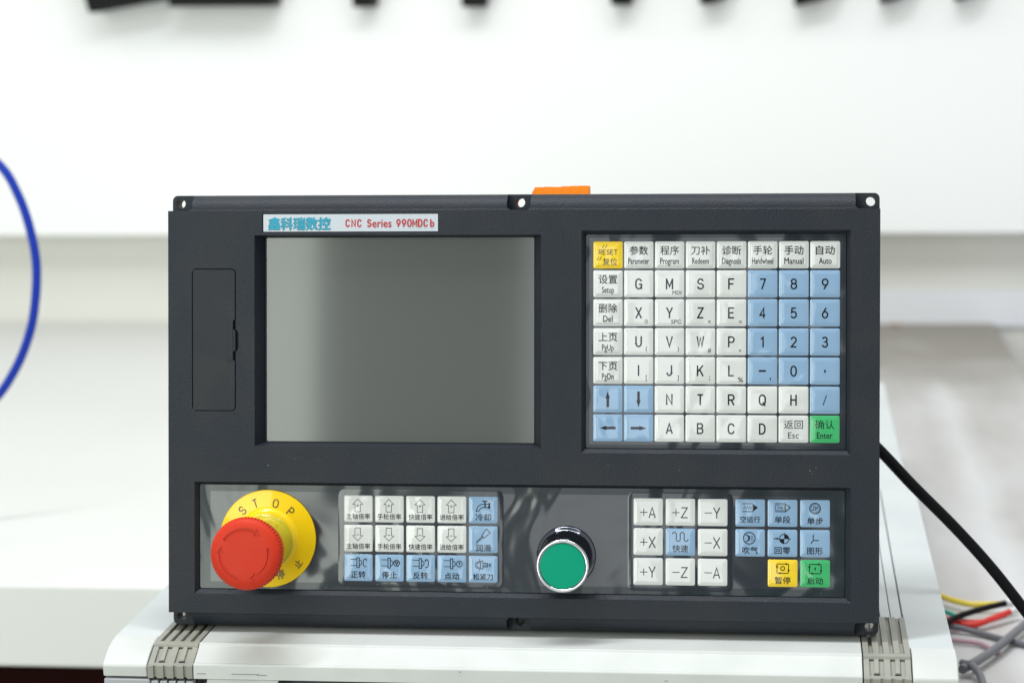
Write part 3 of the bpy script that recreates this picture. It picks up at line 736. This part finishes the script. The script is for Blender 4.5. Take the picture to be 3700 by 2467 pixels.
for q in (1.7, 2.8, 3.9): k.line([(0.4, q), (1.3, q)], 0.22).poly([(1.1, q - 0.3), (1.9, q), (1.1, q + 0.3)])
key(cxk(0), ly(1), 'blue', 0, k.text('吹气', 0, -4.2, 9.1, 4.1, 0.05), 'with 吹气')
k = Ink().arc(1.0, 2.6, 2.7, 0, 360, 0.34, n=26).disc(1.0, 2.6, 2.6, 0, 90).disc(1.0, 2.6, 2.6, 180, 270).line([(3.4, 2.6), (4.8, 2.6)], 0.34)
k.line([(1.0, 5.1), (1.0, 6.2)], 0.34).line([(-5.2, 2.7), (-3.0, 2.7)], 0.5).poly([(-3.4, 2.0), (-1.6, 2.7), (-3.4, 3.4)])
key(cxk(1), ly(1), 'blue', 0, k.text('回零', 0, -4.1, 9.1, 4.1, 0.05), 'with 回零')
k = Ink().line([(-1.0, 1.9), (-1.0, 4.6)], 0.4).poly([(-1.45, 4.2), (-0.55, 4.2), (-1.0, 5.7)]).line([(-1.0, 1.9), (1.4, 1.9)], 0.4).poly([(1.1, 1.45), (2.6, 1.9), (1.1, 2.35)])
k.line([(-1.0, 1.9), (-1.9, 0.5)], 0.4).poly([(-1.5, 0.9), (-2.4, -0.5), (-2.2, 1.1)])
key(cxk(2), ly(1), 'blue', 0, k.text('图形', 0, -4.1, 9.1, 4.1, 0.05), 'with 图形')
def cyc(mark):
    k = Ink().line([(-3.3, 0.2), (-3.3, 3.9)], 0.4).line([(-3.3, 5.5), (1.8, 5.5)], 0.4).line([(3.4, 5.5), (3.4, 1.8)], 0.4).line([(3.4, 0.1), (-1.6, 0.1)], 0.4)
    k.poly([(-3.95, 3.4), (-2.65, 3.4), (-3.3, 5.6)]).poly([(1.6, 4.85), (1.6, 6.15), (3.6, 5.5)]).poly([(2.75, 2.2), (4.05, 2.2), (3.4, 0.0)]).poly([(-1.2, -0.55), (-1.2, 0.75), (-3.3, 0.1)])
    if mark: k.arc(0.0, 2.9, 1.15, 0, 360, 0.42, n=18)
    else: k.poly([(-0.35, 2.0), (0.35, 2.0), (0.35, 3.7), (-0.35, 3.7)])
    return k
key(cxk(1) + 0.15, ly(2), 'yellow', 0, cyc(1).text('暂停', 0, -4.1, 9.1, 4.1, 0.05), 'with 暂停')
key(cxk(2) + 0.15, ly(2), 'green', 0, cyc(0).text('启动', 0, -4.1, 9.1, 4.1, 0.05), 'with 启动')

# emergency stop
EX, EY = -150.0, -75.0
def ring(prof, n=96, cx=EX, cy=EY): return MB().lathe(prof, n, cx, cy)
sp = upart('stop_plate', ring([(28.7, -2.95), (29.1, -2.4), (28.9, -1.5), (28.3, -1.25), (19.0, -1.1), (17.4, -0.4), (16.6, 0.9), (15.0, 1.3), (13.5, 1.3)]), 'yellow', smooth=50)
st = Ink()
for ch, ang, r, wd, h in (('S', 132.5, 22.6, 3.5, 5.3), ('T', 109.5, 22.2, 3.1, 5.3), ('O', 76.8, 21.6, 3.5, 5.3), ('P', 49.4, 21.4, 3.2, 5.3)):
    st.caps(ch, EX + r * math.cos(math.radians(ang)), EY + r * math.sin(math.radians(ang)), wd, h, 0.58, 0, ang - 90)
for ch, ang, r, h in (('止', -38.5, 23.6, 4.7), ('停', -70, 22.6, 5.2)):
    st.text(ch, EX + r * math.cos(math.radians(ang)), EY + r * math.sin(math.radians(ang)), h, h, 0.05, True, ang + 90)
printed('lettering', st, -1.0, 'stop_ink', sp)
HX, HY = EX - 1.3, -78.7
upart('stop_collar', ring([(16.2, 1.0), (15.3, 2.4), (14.9, 4), (14.6, 18), (14.0, 21), (12, 22)], 72, EX - 0.4, -76.7), 'collar', smooth=50)
head = upart('stop_knob_skirt', ring([(12.5, 20), (15.5, 22), (17.0, 27), (18.8, 36), (19.4, 40), (19.2, 44.6)], 96, HX, HY), 'red', smooth=50)
# knurled mushroom head
n = 264; mb = MB()
def kn(r, z, amp): return [(HX + (r + (amp if k % 4 in (0, 1) else -amp)) * math.cos(2 * math.pi * k / n),
                            HY + (r + (amp if k % 4 in (0, 1) else -amp)) * math.sin(2 * math.pi * k / n), z) for k in range(n)]
mb.loft([kn(19.2, 44.2, 0), kn(20.55, 45.0, 0.22), kn(20.8, 47.0, 0.24), kn(20.8, 50.6, 0.24), kn(20.45, 51.6, 0.12), kn(19.75, 52.9, 0),
         kn(18.3, 54.0, 0), kn(16.6, 54.7, 0), kn(14, 55.0, 0), kn(8, 55.15, 0)])
knob = upart('stop_knob', mb, 'red', smooth=None)
for a0, a1 in ((146, 47), (16, -77), (-106, -199)):
    pts_o, pts_i = [], []; N_ = 14; rm, hw = 14.2, 0.95
    sgn = -1
    tip = math.radians(a1); hb_ = a1 + 17
    for q in range(N_ + 1):
        t = math.radians(a0 + (hb_ - a0) * q / N_)
        pts_o.append((HX + (rm + hw) * math.cos(t), HY + (rm + hw) * math.sin(t)))
        pts_i.append((HX + (rm - hw) * math.cos(t), HY + (rm - hw) * math.sin(t)))
    tb = math.radians(hb_)
    hd = [(HX + (rm + 2.3) * math.cos(tb), HY + (rm + 2.3) * math.sin(tb)), (HX + rm * math.cos(tip), HY + rm * math.sin(tip)),
          (HX + (rm - 2.3) * math.cos(tb), HY + (rm - 2.3) * math.sin(tb))]
    cm = MB(); A = [cm.loop(at_z(pts_o, z)) for z in (54.2, 60)]; B = [cm.loop(at_z(pts_i, z)) for z in (54.2, 60)]; H = [cm.loop(at_z(hd, z)) for z in (54.2, 60)]
    for lv in (0, 1):
        for q in range(N_): cm.face((A[lv][q], A[lv][q + 1], B[lv][q + 1], B[lv][q]))
        cm.face((A[lv][-1], H[lv][0], H[lv][1])); cm.face((A[lv][-1], H[lv][1], B[lv][-1])); cm.face((B[lv][-1], H[lv][1], H[lv][2]))
    ring_ = [A[0] + H[0] + B[0][::-1], A[1] + H[1] + B[1][::-1]]
    cm.bridge(ring_[0], ring_[1])
    cut(knob, cm)
smooth_angle(knob.data, 22)

# green push button
GX, GY = 28.3, -82.8
def lean(mb):     # the button sits slightly askew in its hole
    mb.v = [(x - 0.012 * (z + 3), y - 0.186 * (z + 3), z) for x, y, z in mb.v]; return mb
pb = upart('push_button_barrel', lean(ring([(17.4, -2.95), (17.4, -1.6), (16.9, -0.9), (15.6, -0.4), (15.0, 1.0), (14.9, 12.4), (14.7, 12.7), (14.9, 13.0), (15.1, 17.6)], 72, GX, GY)), 'barrel', smooth=40)
mb = MB(); mb.lathe([(15.0, 17.4), (15.3, 17.9), (15.35, 18.7), (15.0, 19.25), (14.3, 19.4), (13.6, 19.15), (13.45, 18.4), (13.45, 16.0)], 80, GX, GY, False, False)
rg = build('chrome_ring', lean(mb), 'chrome', parent=unit, smooth=60)
upart('green_cap', lean(ring([(13.15, 16.2), (13.15, 18.7), (12.95, 18.95), (11, 19.0)], 72, GX, GY)), 'green', smooth=40)
upart('cap_gap', lean(ring([(13.4, 15.8), (13.4, 16.6)], 48, GX, GY)), 'gap')

# clear film stretched over the key blocks and round the button
def bulge(x0, x1, y0, y1, h=0.19):
    L = lambda g, z, r: at_z(R(x0 - g, x1 + g, y0 - g, y1 + g, r, 6), z)
    build('film_bulge', MB().loft([L(3.6, -2.99, 4), L(3.4, -2.925, 4), L(2.6, -2.93 + h * 0.3, 3.4), L(1.6, -2.93 + h * 0.8, 2.8), L(0.8, -2.93 + h, 2.2)]), 'film', parent=lp, smooth=80)
bulge(-104.2, -12.3, -99.6, -48.9); bulge(67.7, 122.5, -99.6, -48.9)
# specks of dust and chips on the overlays
mb = MB(); random.seed(11)
for q in range(26):
    x, y, r = random.uniform(-188, 186), random.choice([random.uniform(-104.5, -101.5), random.uniform(-100, -44)]), random.uniform(0.12, 0.3)
    if q > 15: x, y = random.uniform(-205, 205), random.uniform(-36, -24)
    z = 0.0 if q > 15 else -2.62
    t = random.uniform(0, 3); mb.prism([(x + r * math.cos(t + a) * (1 + 0.6 * (k % 2)), y + r * math.sin(t + a)) for k, a in enumerate((0, 1.3, 2.6, 3.9, 5.1))], z, z + 0.12)
sd = upart('dust_speck', mb, 'speck'); sd['kind'] = 'stuff'

# ================================================================== CABLES
def cable(name, pts, r, m, label, cat='cable', group=None, n=14):
    mb = MB(); tube(mb, pts, r, n)
    return tag(build(name, mb, m, smooth=60), label, cat, group)
cable('power_cable', [(150, 96, 118), (190, 98, 108), (209, 100, 95.5), (234.7, 100, 68.5), (260.4, 100, 42.5), (282.8, 100, 17.5), (303.5, 100, -9), (322, 102, -34), (345, 110, -60)], 3.5,
      'black_rubber', 'thick black cable running down to the right from behind the control unit')
cable('blue_tube', [(-640, 600, 262), (-580, 600, 262), (-535, 600, 251), (-507, 600, 232), (-493, 600, 208), (-484, 600, 180), (-479.5, 600, 149), (-482, 600, 115), (-489, 600, 86), (-503, 600, 56), (-524, 600, 29), (-560, 600, 6), (-620, 600, -12)], 3.9,
      'blue_tube', 'blue plastic tube hanging in a loop at the left edge', 'tube')
cable('grey_cable', [(352, 388, -80), (331, 338, -80), (301, 263, -80), (283, 224, -79.5), (274, 209, -80)], 3.1,
      'w_grey', 'thick grey cable crossing from the right edge to a knot beside the case')
cable('grey_cable', [(275, 222, -79), (281, 210, -78), (285, 194, -80), (286, 165, -84)], 2.6, 'w_grey', 'short grey cable end turning down from the knot at the bottom edge')
mb = MB(); tube(mb, [(273, 217, -84), (275, 216, -79), (280, 213, -76), (284, 210, -79), (285, 208, -84)], 1.2, 10)
tag(build('cable_tie', mb, 'w_grey', smooth=60), 'grey tie knotted round the grey cable beside the case', 'cable tie')
cable('grey_cable', [(262, 330, -84), (276, 325, -82), (295, 315, -84), (318, 292, -84), (350, 262, -84)], 2.2, 'w_grey', 'blurred grey cable lying on the table below the red wire')
cable('mauve_cable', [(262, 300, -85), (276, 295, -84), (292, 288, -84), (303, 268, -85)], 1.8, 'w_mauve', 'blurred mauve cable lying flat on the table behind the grey cable')
G = 'coloured wires lying on the table right of the case'
def wire(name, pts, r, m, label, end=True):
    o = bpy.data.objects.new(name, None); COL.objects.link(o); o.location = [a * MM for a in pts[0]]
    tag(o, label, 'wire', G)
    mb = MB(); tube(mb, pts, r, 10)
    s_ = build('sleeve', mb, m, smooth=60); s_.parent = o; s_.matrix_parent_inverse = Matrix.Translation(-o.location)
    if not end: return
    a, b = Vector(pts[-2]), Vector(pts[-1]); d = (b - a).normalized()
    mb = MB(); tube(mb, [tuple(b - d * 1.0), tuple(b + d * 5), tuple(b + d * 9)], r * 1.15, 10)
    t_ = build('terminal', mb, 'w_white', smooth=60); t_.parent = o; t_.matrix_parent_inverse = Matrix.Translation(-o.location)
wire('yellow_wire', [(240, 440, -82), (258, 425, -80), (273, 402, -80), (283, 389, -80), (295, 381, -80), (316, 384, -80)], 2.3, 'w_yellow', 'yellow wire, uppermost in the bundle right of the case')
wire('black_wire', [(262, 300, -79), (275, 327, -77), (296.5, 351.5, -76), (317, 371, -76)], 2.3, 'black_rubber', 'thin black wire crossing over the red and green wires')
wire('red_wire', [(262, 322, -83), (274, 336, -82), (291, 331, -82), (307, 345, -80), (319, 358, -79)], 2.3, 'w_red', 'red wire, lowest in the bundle right of the case')
wire('red_wire', [(258, 350, -83), (272, 347, -82), (284, 340, -82), (300, 338, -81), (315, 352, -80)], 1.8, 'w_red', 'second red wire, half hidden under the black one', False)
wire('green_wire', [(256, 378, -83), (273, 362, -81), (286, 341, -83), (293, 334, -85)], 1.9, 'w_green', 'green wire just under the yellow one', False)

bpy.data.objects.remove(_to); bpy.data.curves.remove(_tc)
for me in list(bpy.data.meshes):
    if me.users == 0: bpy.data.meshes.remove(me)
